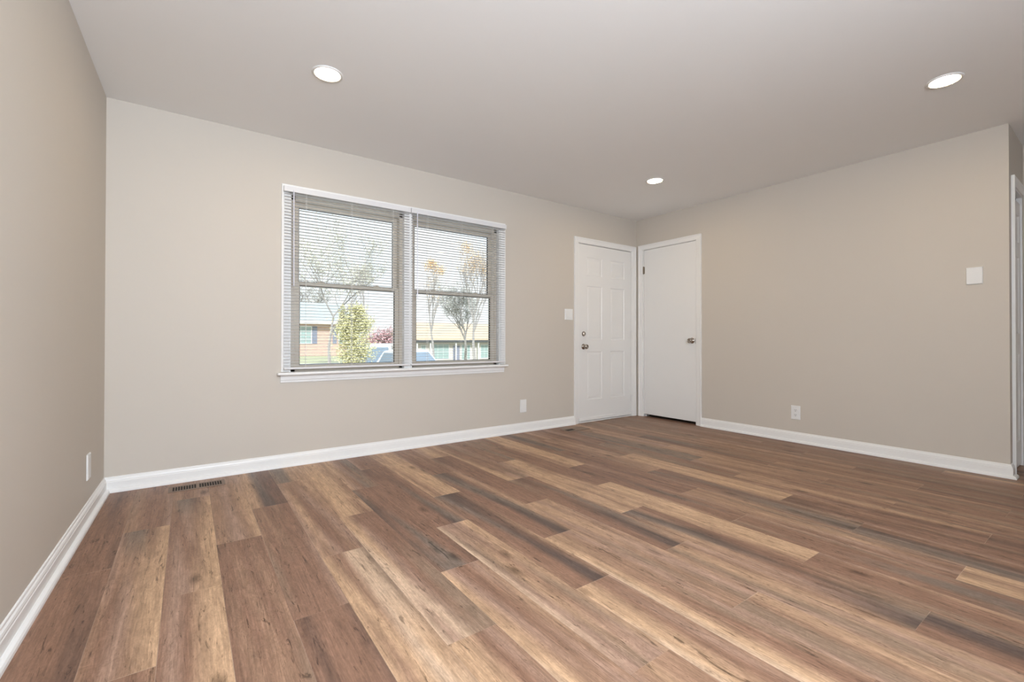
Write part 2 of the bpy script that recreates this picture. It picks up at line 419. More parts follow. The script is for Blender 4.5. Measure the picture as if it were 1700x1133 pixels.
# closet interior behind the flat door (dark gap under it)
struct('wall_closet', boxes(((0.80, 0.0, 0), (0.9, -1.0, H)), ((0.115, -1.0, 0), (0.9, -1.08, H)), ((0.115, 0.0, 0), (0.9, 0.08, H)),
       ((0.115, YR+0.62, 0), (XH+0.1, YR+0.55, H)), ((XH+0.1, YR+0.62, 0), (XH+0.18, YR+0.1, H))), M['closet'])

# ------------------------------------------------------------------ baseboards with shoe moulding
BBP = [(0, 0), (0.032, 0), (0.031, 0.010), (0.027, 0.017), (0.019, 0.021), (0.014, 0.022), (0.014, 0.062), (0.012, 0.066), (0.0125, 0.071), (0.010, 0.079), (0.006, 0.084), (0.005, 0.091), (0.003, 0.0935), (0, 0.094)]
def bboard(name, pts):
    bm = bmesh.new(); sweep(bm, BBP, pts); return struct(name, bm, M['trim'], smooth=False)
nl = (1.0, -AL)
bboard('baseboard_back', [((lx(0), 0, 0.0), (1+0*AL, -1)), ((-1.075, 0, 0.0), (0, -1))])
bboard('baseboard_left', [((lx(YB), YB, 0.0), (1, 0)), ((lx(0), 0, 0.0), (1, -1))])
bboard('baseboard_right', [((0, -0.887, 0.0), (-1, 0)), ((0, YR, 0.0), (-1, -1)), ((0.075, YR, 0.0), (0, -1))])
bboard('baseboard_hall', [((0.62, YR, 0), (-1, 0)), ((0.62, -4.35, 0), (-1, 1))])

# ------------------------------------------------------------------ casings (mitred three-sided, moulded)
CASP = [(0.0, 0.0), (0.0, 0.017), (0.006, 0.019), (0.014, 0.018), (0.020, 0.014), (0.050, 0.010), (0.058, 0.008), (0.060, 0.0)]   # (from outer edge inwards, projection)
def casing(bm, to3, u0, u1, zt, zb=0.0, wscale=1.0, left=True, right=True):
    """to3(u, z, proj) -> world; outer rectangle u0..u1, top zt"""
    ch = [(w*wscale, p) for w, p in CASP]
    def strip(A, B):
        ra = [bm.verts.new(to3(*A(w), p)) for w, p in ch]; rb = [bm.verts.new(to3(*B(w), p)) for w, p in ch]
        n = len(ch)
        for i in range(n): bm.faces.new((ra[i], ra[(i+1) % n], rb[(i+1) % n], rb[i]))
        bm.faces.new(ra); bm.faces.new(rb[::-1])
    s = 1 if u1 > u0 else -1
    if left: strip(lambda w: (u0+s*w, zb), lambda w: (u0+s*w, zt-w))
    strip(lambda w: (u0+s*w if left else u0, zt-w), lambda w: (u1-s*w if right else u1, zt-w))
    if right: strip(lambda w: (u1-s*w, zb), lambda w: (u1-s*w, zt-w))
back3 = lambda u, z, p: (u, -p, z)
right3 = lambda u, z, p: (-p, u, z)

def knob_set(parent, origin, axis, name='door_knob'):
    bm = bmesh.new()
    lathe(bm, [(0, 0), (0.031, 0.0), (0.033, 0.002), (0.032, 0.005), (0.026, 0.010), (0.014, 0.013), (0.0115, 0.016), (0.0115, 0.030), (0.014, 0.034),
               (0.022, 0.038), (0.0265, 0.044), (0.0275, 0.051), (0.026, 0.057), (0.021, 0.063), (0.017, 0.064), (0.0165, 0.0625), (0, 0.0625)], origin, axis, 32)
    o = obj(name, bm, M['nickel'], parent, smooth=True); o['label'] = 'round satin nickel knob'; return o

def panel_door_bm(w, h, t, panels):
    """front face at y=0 looking to -y, door spans x 0..w, z 0..h; raised panels as recessed moulded frames"""
    bm = bmesh.new(); box(bm, (0, 0.006, 0), (w, t, h))
    xs = sorted({0, w} | {p[0] for p in panels} | {p[1] for p in panels}); zs = sorted({0, h} | {p[2] for p in panels} | {p[3] for p in panels})
    def inside(x, z): return any(a < x < b and c < z < d for a, b, c, d in panels)
    for i in range(len(xs)-1):
        for j in range(len(zs)-1):
            xm, zm = (xs[i]+xs[i+1])/2, (zs[j]+zs[j+1])/2
            if not inside(xm, zm):
                vs = [bm.verts.new((x, 0, z)) for x, z in ((xs[i], zs[j]), (xs[i+1], zs[j]), (xs[i+1], zs[j+1]), (xs[i], zs[j+1]))]; bm.faces.new(vs)
    # rim joining skin to slab
    for (xa, za, xb, zb) in ((0,0,w,0),(w,0,w,h),(w,h,0,h),(0,h,0,0)):
        bm.faces.new([bm.verts.new(p) for p in ((xa,0,za),(xb,0,zb),(xb,0.006,zb),(xa,0.006,za))])
    steps = [(0, 0), (0.006, 0.006), (0.014, 0.008), (0.022, 0.004), (0.040, 0.0015)]
    for a, b, c, d in panels:
        prev = None
        for s, dep in steps:
            ring = [bm.verts.new(p) for p in ((a+s, dep, c+s), (b-s, dep, c+s), (b-s, dep, d-s), (a+s, dep, d-s))]
            if prev:
                for i in range(4): bm.faces.new((prev[i], prev[(i+1) % 4], ring[(i+1) % 4], ring[i]))
            prev = ring
        bm.faces.new(prev)
    return bm

# ---- front door (door_1)
d1 = empty('door_1', (DX0, 0, 0)); tag(d1, kind='structure')
def at0(o, root): o.location = -Vector(root.location); return o
bm = bmesh.new(); casing(bm, back3, -1.075, -0.028, 2.107); at0(obj('casing', bm, M['trim'], d1), d1)
at0(obj('jamb', boxes(((DX0, 0.0, 0), (DX0+0.013, WT, DZ-0.012)), ((DX1-0.013, 0.0, 0), (DX1, WT, DZ-0.012)), ((DX0, 0.0, DZ-0.012), (DX1, WT, DZ)),
    ((DX0+0.013, 0.052, 0), (DX0+0.025, 0.07, DZ-0.012)), ((DX1-0.025, 0.052, 0), (DX1-0.013, 0.07, DZ-0.012))), M['trim'], d1), d1)
at0(obj('threshold', boxes(((DX0+0.013, 0.0, 0.0), (DX1-0.013, WT, 0.014))), M['trim'], d1, bevel=0.003), d1)
lw = (DX1-0.0165)-(DX0+0.0165); lh = 2.018
PX = [(0.125, 0.375), (lw-0.375, lw-0.125)]
pan = [(a, b, c, d) for a, b in PX for c, d in ((0.235, 0.79), (0.925, 1.545), (1.665, 1.875))]
lf = obj('door_leaf', panel_door_bm(lw, lh, 0.044, pan), M['door'], d1); lf.location = (0.0165, 0.006, 0.020); lf['label'] = 'white six-panel door leaf'
LO = Vector((DX0+0.0165, 0.006, 0.020))
def on_leaf(o): o.location = -LO; return o
on_leaf(knob_set(lf, (-0.921, 0.006, 0.868), (0, -1, 0)))
bm = bmesh.new(); lathe(bm, [(0, 0), (0.027, 0), (0.0285, 0.003), (0.027, 0.009), (0.020, 0.013), (0.0, 0.014)], (-0.921, 0.006, 1.014), (0, -1, 0), 28)
box(bm, (-0.9255, -0.026, 1.001), (-0.9165, -0.007, 1.027))
o = on_leaf(obj('deadbolt', bm, M['nickel'], lf)); o['label'] = 'satin nickel deadbolt thumbturn'
on_leaf(obj('door_sweep', boxes(((DX0+0.02, -0.004, 0.020), (DX1-0.02, 0.006, 0.058))), M['trim'], lf, bevel=0.002))
def hinge(parent, org, z, mt, horiz, conv):
    bm = bmesh.new(); x, y = horiz; lathe(bm, [(0, -0.047), (0.004, -0.047), (0.0062, -0.044), (0.0062, 0.044), (0.004, 0.047), (0, 0.050)], (x, y, z), (0, 0, 1), 12)
    conv(bm, z); o = obj('hinge', bm, mt, parent); o.location = -org; return o
for z in (1.80, 1.012, 0.215): hinge(d1, Vector(d1.location), z, M['door'], (DX1-0.0145, -0.003), lambda bm, z: box(bm, (DX1-0.03, 0.001, z-0.044), (DX1-0.004, 0.0065, z+0.044)))
at0(obj('strike_plate', boxes(((DX0+0.0125, 0.004, 0.835), (DX0+0.0145, 0.036, 0.902))), M['brass'], d1), d1)
# added unseen slab behind the door keeps daylight out of the joints
at0(obj('daylight_block', boxes(((DX0, 0.10, 0.0), (DX1, 0.12, DZ))), M['trim'], d1), d1)

# ---- flat closet door (door_2)
d2 = empty('door_2', (0, CY0, 0)); tag(d2, kind='structure')
bm = bmesh.new(); casing(bm, right3, -0.034, -0.887, 2.117); at0(obj('casing', bm, M['trim'], d2), d2)
at0(obj('jamb', boxes(((0, CY0, 0), (0.115, CY0-0.010, CZ)), ((0, CY1, 0), (0.115, CY1+0.010, CZ)), ((0, CY0, CZ-0.010), (0.115, CY1, CZ)),
    ((0.045, CY0-0.010, 0), (0.058, CY0-0.02, CZ)), ((0.045, CY1+0.010, 0), (0.058, CY1+0.02, CZ))), M['trim'], d2), d2)
lf2 = obj('door_leaf', boxes(((0.004, CY0-0.013, 0.034), (0.039, CY1+0.013, CZ-0.013))), M['door'], d2, bevel=0.0015); at0(lf2, d2); lf2['label'] = 'smooth flat white door leaf'
kb = knob_set(lf2, (0.004, -0.768, 0.938), (-1, 0, 0))
bm = boxes(((0.0025, -0.8075, 0.905), (0.0045, -0.8105, 0.965)))
obj('latch_plate', bm, M['brass'], lf2)
h = []
for z, mt_ in ((1.806, M['brass']), (1.018, M['door']), (0.262, M['door'])):
    o = hinge(d2, Vector(d2.location), z, mt_, (-0.003, CY0-0.0115), lambda bm, z: box(bm, (0.001, CY0-0.001, z-0.044), (0.0045, CY0-0.026, z+0.044)))
    if mt_ is M['brass']: o['label'] = 'bare metal hinge, the other two are painted white'
at0(obj('strike_plate', boxes(((0.006, CY1+0.0095, 0.90), (0.032, CY1+0.0112, 0.965))), M['brass'], d2), d2)

# ---- hall closet door (door_3), seen edge-on at the right of the picture
d3 = empty('door_3', (HX0, YR, 0)); tag(d3, kind='structure')
hall3 = lambda u, z, p: (u, YR-p, z)
bm = bmesh.new(); casing(bm, hall3, 0.085, XH, 2.10, right=False); at0(obj('casing', bm, M['trim'], d3), d3)
at0(obj('jamb', boxes(((HX0, YR-0.002, 0), (HX0+0.012, YR+0.1, HZ)), ((HX1, YR-0.002, 0), (HX1-0.012, YR+0.1, HZ)), ((HX0, YR-0.002, HZ-0.012), (HX1, YR+0.1, HZ))), M['trim'], d3), d3)
w3 = HX1-HX0-0.03
lf3 = obj('door_leaf', panel_door_bm(w3, 1.96, 0.035, [(0.07, w3-0.07, 0.18, 0.83), (0.07, w3-0.07, 0.98, 1.55), (0.07, w3-0.07, 1.66, 1.86)]), M['door'], d3); lf3.location = (0.015, 0.008, 0.015)
at0(obj('track', boxes(((HX0+0.012, YR+0.03, HZ-0.07), (HX1-0.012, YR+0.09, HZ-0.012))), M['bronze'], d3), d3)

# ------------------------------------------------------------------ window_1: twin double-hung unit
w1 = empty('window_1', (-3.03, 0, OZ0)); tag(w1, kind='structure')
def wobj(name, bm, mt, parent=None, **k):
    o = obj(name, bm, mt, parent or w1, **k)
    if parent is None: o.location = -Vector(w1.location)
    return o
MX0, MX1 = -3.075, -3.000       # centre mullion
bm = bmesh.new(); casing(bm, back3, -4.03, -2.02, 2.10, zb=0.705, wscale=0.93); wobj('casing', bm, M['trim'])
wobj('mullion', boxes(((MX0, -0.008, 0.70), (MX1, WT-0.02, OZ1))), M['trim'], bevel=0.002)
wobj('stool', boxes(((-4.056, -0.052, 0.680), (-2.002, 0.0, 0.700)), ((OX0, 0.0, 0.680), (OX1, 0.05, 0.700))), M['trim'], bevel=0.006, seg=3)
bm = bmesh.new()
ap = [(0, 0), (0, 0.058), (0.018, 0.058), (0.018, 0.050), (0.013, 0.044), (0.012, 0.022), (0.008, 0.016), (0.008, 0.006), (0.005, 0)]
ra = [bm.verts.new((-4.032, -a, 0.622+b)) for a, b in ap]; rb = [bm.verts.new((-2.028, -a, 0.622+b)) for a, b in ap]
for i in range(len(ap)): bm.faces.new((ra[i], ra[(i+1) % len(ap)], rb[(i+1) % len(ap)], rb[i]))
bm.faces.new(ra); bm.faces.new(rb[::-1]); wobj('apron', bm, M['trim'])
wobj('jamb', boxes(((OX0, -0.001, OZ0), (OX0+0.012, 0.06, OZ1)), ((OX1-0.012, -0.001, OZ0), (OX1, 0.06, OZ1)), ((OX0, -0.001, OZ1-0.01), (OX1, 0.06, OZ1))), M['trim'])
def sash(fx0, fx1):
    # fx0..fx1: opening of this unit
    fr = wobj('window_frame', boxes(((fx0, 0.035, 0.70), (fx0+0.030, WT, OZ1)), ((fx1-0.030, 0.035, 0.70), (fx1, WT, OZ1)), ((fx0, 0.035, OZ1-0.040), (fx1, WT, OZ1)), ((fx0, 0.035, 0.70), (fx1, WT, 0.722))), M['tan'], bevel=0.002)
    def one(name, z0, z1, y0, y1, top, bot):
        st = 0.036
        a, b = fx0+0.027, fx1-0.027
        s = wobj(name, boxes(((a, y0, z0), (a+st, y1, z1)), ((b-st, y0, z0), (b, y1, z1)), ((a+st, y0, z1-top), (b-st, y1, z1)), ((a+st, y0, z0), (b-st, y1, z0+bot))), M['tan'], bevel=0.003)
        ym = (y0+y1)/2
        obj('gasket', boxes(((a+st, ym-0.008, z0+bot), (a+st+0.004, ym+0.008, z1-top)), ((b-st-0.004, ym-0.008, z0+bot), (b-st, ym+0.008, z1-top)), ((a+st, ym-0.008, z1-top-0.004), (b-st, ym+0.008, z1-top)), ((a+st, ym-0.008, z0+bot), (b-st, ym+0.008, z0+bot+0.004))), M['bronze'], s)
        g = obj('pane', boxes(((a+st, ym-0.002, z0+bot), (b-st, ym+0.002, z1-top))), M['glass'], s); g['label'] = 'clear glass pane'
        return s
    one('upper_sash', 1.365, OZ1-0.035, 0.092, 0.120, 0.042, 0.028)
    s = one('lower_sash', 0.715, 1.388, 0.050, 0.078, 0.026, 0.034)
    xm = (fx0+fx1)/2
    for xx in (xm-0.22, xm+0.22): obj('sash_lock', boxes(((xx-0.024, 0.052, 1.388), (xx+0.024, 0.074, 1.396)), ((xx-0.008, 0.046, 1.394), (xx+0.012, 0.06, 1.404))), M['tan'], s, bevel=0.002)
sash(OX0+0.018, MX0+0.001); sash(MX1-0.001, OX1-0.018)

# ------------------------------------------------------------------ mini blinds
def blind(name, x0, x1, label, wand_x, wand_bot):
    root = empty(name, ((x0+x1)/2, -0.035, 0.72)); tag(root, label, 'window blind', 'white mini blinds on the double window')
    off = -Vector(root.location)
    def po(o): o.location = off; return o
    hz0, hz1 = 2.040, 2.078
    bm = bmesh.new(); box(bm, (x0, -0.0505, hz0), (x1, -0.0205, hz1)); po(obj('head_rail', bm, M['slat'], root, bevel=0.002))
    bm = bmesh.new(); N = 57; z0, z1 = 0.752, 2.026; yc = -0.0355
    for i in range(N):
        z = z0 + (z1-z0)*i/(N-1)
        prof = [(-0.0125, 0.0), (-0.0065, 0.0013), (0.0, 0.0018), (0.0065, 0.0013), (0.0125, 0.0)]
        tilt = R(-4)
        rows = []
        for X in (x0+0.004, x1-0.004):
            top = [bm.verts.new((X, yc + a*math.cos(tilt), z + b + a*math.sin(tilt))) for a, b in prof]
            bot = [bm.verts.new((X, yc + a*math.cos(tilt), z + b - 0.0004 + a*math.sin(tilt))) for a, b in prof]
            rows.append(top + bot[::-1])
        A, B = rows; n = len(A)
        for j in range(n): bm.faces.new((A[j], A[(j+1) % n], B[(j+1) % n], B[j]))
        bm.faces.new(A); bm.faces.new(B[::-1])
    po(obj('slats', bm, M['slat'], root))
    po(obj('bottom_rail', boxes(((x0+0.002, -0.0475, 0.722), (x1-0.002, -0.0235, 0.738))), M['slat'], root, bevel=0.004))
    wd = x1-x0
    for fx in (0.155, 0.5, 0.845):
        X = x0+wd*fx; bm = bmesh.new()
        for dy in (-0.0135, 0.0135): box(bm, (X-0.0009, yc+dy-0.0006, 0.73), (X+0.0009, yc+dy+0.0006, hz0+0.002))
        for i in range(N):
            z = z0 + (z1-z0)*i/(N-1); box(bm, (X-0.0005, yc-0.0135, z-0.0012), (X+0.0005, yc+0.0135, z-0.0006))
        po(obj('ladder_cord', bm, M['cord'], root))
    bm = bmesh.new(); tube(bm, [Vector((wand_x, -0.056, hz0+0.004)), Vector((wand_x+0.002, -0.058, wand_bot))], [0.0042, 0.0042], 8)
    tube(bm, [Vector((wand_x, -0.050, hz0+0.012)), Vector((wand_x, -0.057, hz0+0.001))], [0.003, 0.003], 6)
    po(obj('tilt_wand', bm, M['wand'], root))
    for xa, xb in ((x0-0.002, x0+0.012), (x1-0.012, x1+0.002)): po(obj('mounting_bracket', boxes(((xa, -0.052, hz0-0.001), (xb, -0.0195, hz1+0.002))), M['slat'], root, bevel=0.001))
    return root
blind('mini_blind', -4.018, -3.035, 'white mini blind with open slats over the left half of the double window', -3.955, 1.34)
blind('mini_blind.001', -3.025, -2.034, 'white mini blind with open slats over the right half of the window', -2.975, 1.30)

# ------------------------------------------------------------------ wall plates
def plate_bm(w, h, t=0.006):
    bm = bmesh.new(); b = 0.004
    r0 = [bm.verts.new(p) for p in ((-w/2, 0, -h/2), (w/2, 0, -h/2), (w/2, 0, h/2), (-w/2, 0, h/2))]
    r1 = [bm.verts.new(p) for p in ((-w/2, -t*0.45, -h/2), (w/2, -t*0.45, -h/2), (w/2, -t*0.45, h/2), (-w/2, -t*0.45, h/2))]
    r2 = [bm.verts.new(p) for p in ((-w/2+b, -t, -h/2+b), (w/2-b, -t, -h/2+b), (w/2-b, -t, h/2-b), (-w/2+b, -t, h/2-b))]
    for a, c in ((r0, r1), (r1, r2)):
        for i in range(4): bm.faces.new((a[i], a[(i+1) % 4], c[(i+1) % 4], c[i]))
    bm.faces.new(r2); bm.faces.new(r0[::-1]); return bm
def screw(parent, x, z, y=-0.006):
    bm = bmesh.new(); lathe(bm, [(0.0032, 0), (0.003, 0.001), (0, 0.0013)], (x, y, z), (0, -1, 0), 12); box(bm, (x-0.0026, y-0.0016, z-0.0004), (x+0.0026, y-0.0008, z+0.0004))
    return obj('screw', bm, M['plastic'], parent)
sw = empty('light_switch', (-1.154, -0.0005, 1.227)); tag(sw, 'white two-gang rocker switch plate on the beige wall just left of the panelled front door', 'light switch')
obj('cover_plate', plate_bm(0.118, 0.122), M['plastic'], sw)
for dx in (-0.023, 0.023):
    bm = bmesh.new(); x0, x1 = dx-0.0165, dx+0.0165
    vs = [(x0, -0.006, -0.033), (x1, -0.006, -0.033), (x1, -0.006, 0.033), (x0, -0.006, 0.033), (x0, -0.0115, -0.031), (x1, -0.0115, -0.031), (x1, -0.0075, 0.031), (x0, -0.0075, 0.031)]
    V = [bm.verts.new(p) for p in vs]
    for f in ((0,1,2,3),(4,5,6,7),(0,1,5,4),(1,2,6,5),(2,3,7,6),(3,0,4,7)): bm.faces.new([V[i] for i in f])
    obj('rocker', bm, M['plastic'], sw, bevel=0.001)
for dx in (-0.023, 0.023):
    for z in (-0.048, 0.048): screw(sw, dx, z)
bp_ = empty('blank_plate', (-1.785, -0.0005, 0.264)); tag(bp_, 'plain white blank cover plate low on the beige wall between window and front door', 'wall plate')
obj('cover_plate', plate_bm(0.080, 0.132), M['plastic'], bp_)
for z in (-0.048, 0.048): screw(bp_, 0, z)
def outlet_at(name, loc, rz, label, cat='wall outlet'):
    o = empty(name, loc, rz); tag(o, label, cat); obj('cover_plate', plate_bm(0.078, 0.128), M['plastic'], o)
    for z in (-0.0225, 0.0225):
        bm = bmesh.new()
        ring = [bm.verts.new((0.017*math.cos(a) if abs(math.cos(a)) < .95 else 0.0165*math.copysign(1, math.cos(a)), -0.006, z+0.0145*math.sin(a))) for a in [2*math.pi*i/24 for i in range(24)]]
        ring2 = [bm.verts.new((v_.co.x*0.97, -0.0085, z+(v_.co.z-z)*0.97)) for v_ in ring]
        for i in range(24): bm.faces.new((ring[i], ring[(i+1) % 24], ring2[(i+1) % 24], ring2[i]))
        bm.faces.new(ring2)
        rc = obj('receptacle', bm, M['plastic'], o)
        bm = boxes(((-0.0075, -0.0088, z-0.0005), (-0.0050, -0.0080, z+0.0085)), ((0.0050, -0.0088, z+0.0005), (0.0072, -0.0080, z+0.0080)))
        lathe(bm, [(0.0028, 0.0), (0.0028, 0.0006), (0, 0.0006)], (0, -0.0082, z-0.0075), (0, -1, 0), 12)
        obj('slots', bm, M['dark'], rc)
    screw(o, 0, 0); return o
outlet_at('wall_outlet', (-0.0005, -1.832, 0.273), R(-90), 'white duplex outlet with dark slots low on the plain beige right wall')
lpl = empty('wall_plate', (lx(-0.485)+0.0006, -0.485, 0.275), R(90)+AL*0-math.atan(AL)); tag(lpl, 'white cover plate seen almost edge-on low on the left wall near the corner', 'wall plate')
obj('cover_plate', plate_bm(0.080, 0.134, 0.007), M['plastic'], lpl)
for z in (-0.048, 0.048): screw(lpl, 0, z, -0.007)
tb = empty('thermostat_cover', (-0.0005, -3.010, 1.408), R(-90)); tag(tb, 'square blank white box mounted at chest height near the free end of the right wall', 'wall box')
obj('cover_plate', plate_bm(0.086, 0.122, 0.012), M['plastic'], tb)
for z in (-0.042, 0.042): screw(tb, 0, z, -0.012)

# ------------------------------------------------------------------ floor registers
def register(name, x0, x1, y0, y1, label, groups, opened):
    root = empty(name, ((x0+x1)/2, (y0+y1)/2, 0)); tag(root, label, 'floor vent')
    w, d = x1-x0, y1-y0; fz = 0.004
    gx = []       # slot rectangles
    for a, b, n in groups:
        s = (b-a)/n
        for i in range(n): gx.append((a+i*s+s*0.17, a+i*s+s*0.85))
    ys0, ys1 = opened
    xs = sorted({-w/2, w/2} | {v for g in gx for v in g}); bm = bmesh.new()
    for a, b in zip(xs, xs[1:]):
        slot = any(abs(a-g[0]) < 1e-9 and abs(b-g[1]) < 1e-9 for g in gx)
        if slot: box(bm, (a, -d/2, 0.0006), (b, ys0, fz)); box(bm, (a, ys1, 0.0006), (b, d/2, fz))
        else: box(bm, (a, -d/2, 0.0006), (b, d/2, fz))
    bmesh.ops.remove_doubles(bm, verts=bm.verts[:], dist=1e-6)
    obj('grille', bm, M['regwood'], root)
    obj('duct_shade_sheet', boxes(((min(g[0] for g in gx)-0.002, ys0-0.002, 0.0003), (max(g[1] for g in gx)+0.002, ys1+0.002, 0.0012))), M['duct'], root)  # flat near-black sheet, the shade inside the duct painted as colour
    return root
register('floor_register', -4.685, -4.385, -0.238, -0.112, 'wood-tone floor register with two groups of dark slots, near the left corner',
         [(-0.130, -0.005, 9), (0.008, 0.133, 9)], (-0.046, 0.046))
register('floor_register.001', -1.415, -1.115, -0.290, -0.150, 'wood-tone floor register with one dark opening, in front of the panelled door',
         [(-0.155, 0.005, 1)], (-0.030, 0.030))

# ------------------------------------------------------------------ recessed lamps
def can_light(name, x, y, label):
    root = empty(name, (x, y, H)); tag(root, label, 'ceiling light', 'recessed ceiling lights')
    bm = bmesh.new(); lathe(bm, [(0.0815, 0.0), (0.0815, 0.003), (0.079, 0.006), (0.069, 0.0065), (0.066, 0.004), (0.0655, 0.0), (0.0815, 0.0)], (0, 0, 0), (0, 0, -1), 40)
    obj('trim_ring', bm, M['lamptrim'], root, smooth=True)
    bm = bmesh.new(); lathe(bm, [(0.0, 0.0035), (0.0655, 0.0035), (0.0655, 0.001), (0, 0.001)], (0, 0, 0), (0, 0, -1), 40)
    o = obj('lens', bm, M['lens'], root); o['label'] = 'glowing white lens'
    return root
can_light('recessed_light', -3.957, -1.054, 'lit round recessed ceiling light above the left side of the window')
can_light('recessed_light.001', -1.035, -1.052, 'small-looking lit round recessed ceiling light nearest the corner with the two doors')
can_light('recessed_light.002', -1.055, -3.057, 'lit round recessed ceiling light at the right, above the plain right wall')

# ------------------------------------------------------------------ outside
def gz(x, y):
    s = min(1, max(0, (x-6)/12)); s = s*s*(3-2*s); t = min(1, max(0, (y-14)/18)); t = t*t*(3-2*t)
    return -0.95 + 0.5*t - 1.25*s*t
bm = bmesh.new(); G = {}
NX, NY = 40, 40
for i in range(NX+1):
    for j in range(NY+1):
        x = -60 + 160*i/NX; y = 0.3 + 120*(j/NY)**1.6; G[i, j] = bm.verts.new((x, y, gz(x, y)))
for i in range(NX):
    for j in range(NY): bm.faces.new((G[i, j], G[i+1, j], G[i+1, j+1], G[i, j+1]))
struct('ground', bm, M['grass'], smooth=True)
bm = bmesh.new()
for i in range(30):
    x0, x1 = -50+4.5*i, -50+4.5*(i+1)
    bm.faces.new([bm.verts.new((x, y, gz(x, y)+0.015)) for x, y in ((x0, 19.5), (x1, 19.5), (x1, 26.5), (x0, 26.5))])
struct('street', bm, M['road'])
bm = boxes(((-1.0, 0.6, -0.96), (6.0, 19.6, -0.925))); struct('driveway', bm, M['road'])

def house_window(parent, x0, x1, z0, z1, y, off, sh=None, grid=(2, 3)):
    fr = obj('window', boxes(((x0-0.07, y-0.05, z0-0.07), (x0, y, z1+0.07)), ((x1, y-0.05, z0-0.07), (x1+0.07, y, z1+0.07)), ((x0, y-0.05, z1), (x1, y, z1+0.07)), ((x0, y-0.05, z0-0.07), (x1, y, z0)),
        *[((x0+(x1-x0)*i/grid[0]-0.015, y-0.03, z0), (x0+(x1-x0)*i/grid[0]+0.015, y-0.005, z1)) for i in range(1, grid[0])],
        *[((x0, y-0.03, z0+(z1-z0)*i/grid[1]-0.015), (x1, y-0.005, z0+(z1-z0)*i/grid[1]+0.015)) for i in range(1, grid[1])]), M['ext'], parent)
    fr.location = off
    obj('pane', boxes(((x0, y-0.012, z0), (x1, y-0.002, z1))), M['hglass'], fr)
    if sh:
        for a in (x0-0.09-sh, x1+0.09):
            bs = [((a, y-0.04, z0-0.05), (a+sh, y, z1+0.05))]
            n = 12
            for i in range(n): bs.append(((a+0.05, y-0.055, z0+(z1-z0)*(i+0.15)/n), (a+sh-0.05, y-0.038, z0+(z1-z0)*(i+0.7)/n)))
            o = obj('shutter', boxes(*bs), M['shut'], parent); o.location = off
def gable_roof(bm, x0, x1, y0, y1, ze, zr, ov=0.45, th=0.12):
    ym = (y0+y1)/2; sl = (zr-ze)/(ym-y0+ov)
    for s, ya in ((1, y0-ov), (-1, y1+ov)):
        vs = [(x0-ov, ya, ze), (x1+ov, ya, ze), (x1+ov, ym, zr), (x0-ov, ym, zr)]
        a = [bm.verts.new(p) for p in vs]; b = [bm.verts.new((p[0], p[1], p[2]+th)) for p in vs]
        bm.faces.new(a); bm.faces.new(b)
        for i in range(4): bm.faces.new((a[i], a[(i+1) % 4], b[(i+1) % 4], b[i]))
# brick house across the street, left
hb = empty('brick_house', (1.5, 38, -0.5)); tag(hb, 'red brick house with grey roof and dark shutters through the left window half', 'house'); off = -Vector(hb.location)
def hp(n, bm, mt, off=off, par=hb): o = obj(n, bm, mt, par); o.location = off; return o
hp('wall', boxes(((-7, 38, -1.2), (7.1, 46, 2.35))), M['brick'])
bm = bmesh.new(); gable_roof(bm, -7, 7.1, 38, 46, 2.42, 4.3, 0.6); hp('roof', bm, M['roofg'])
hp('fascia', boxes(((-7.7, 37.28, 2.28), (7.8, 37.42, 2.56)), ((-7.6, 37.4, 2.30), (7.7, 38.0, 2.36))), M['ext'])
bm = bmesh.new()
for X in (-7.0, 7.02):
    bm = bmesh.new(); a = [bm.verts.new(p) for p in ((X, 38, 2.35), (X, 46, 2.35), (X, 42, 4.15))]; b = [bm.verts.new((v_.co.x+0.08, v_.co.y, v_.co.z)) for v_ in a]
    bm.faces.new(a); bm.faces.new(b[::-1])
    for i in range(3): bm.faces.new((a[i], a[(i+1) % 3], b[(i+1) % 3], b[i]))
    hp('gable', bm, M['ext'])
house_window(hb, 2.35, 4.0, 0.62, 2.02, 38, off, 0.40, (4, 4)); house_window(hb, 6.32, 6.9, 0.62, 2.02, 38, off, None, (2, 4)); house_window(hb, -4.2, -2.6, 0.62, 2.02, 38, off, 0.4, (4, 4))
hp('shutter', boxes(((5.78, 37.96, 0.58), (6.12, 38, 2.06))), M['shut'])
hp('downspout', boxes(((7.0, 37.9, -0.6), (7.08, 38, 2.3))), M['ext'])
# orange-roofed house, right
ho = empty('tan_roof_house', (21, 46, -1.7)); tag(ho, 'low pale house with orange-tan roof seen through the right half of the window', 'house'); off2 = -Vector(ho.location)
def hq(n, bm, mt): o = obj(n, bm, mt, ho); o.location = off2; return o
hq('wall', boxes(((17.4, 46, -2.2), (29, 54, 0.85))), M['paleb'])
bm = bmesh.new(); gable_roof(bm, 17.4, 29, 46, 54, 0.92, 3.0, 0.7); hq('roof', bm, M['roofo'])
for X in (17.4, 28.92):
    bm = bmesh.new(); a = [bm.verts.new(p) for p in ((X, 46, 0.85), (X, 54, 0.85), (X, 50, 2.85))]; b = [bm.verts.new((v_.co.x+0.08, v_.co.y, v_.co.z)) for v_ in a]
    bm.faces.new(a); bm.faces.new(b[::-1])
    for i in range(3): bm.faces.new((a[i], a[(i+1) % 3], b[(i+1) % 3], b[i]))
    hq('gable', bm, M['paleb'])
hq('fascia', boxes(((16.7, 45.2, 0.62), (29.7, 45.36, 0.90))), M['fascia'])
for a, b, c, d in ((17.8, 18.3, -1.5, 0.3), (19.2, 21.4, -1.4, 0.35), (23.2, 24.4, -1.5, 0.3), (26, 27.6, -1.4, 0.3)): house_window(ho, a, b, c, d, 46, off2, None, (3, 2))
hq('door', boxes(((22.0, 45.95, -2.0), (22.9, 46, 0.25))), M['shut'])
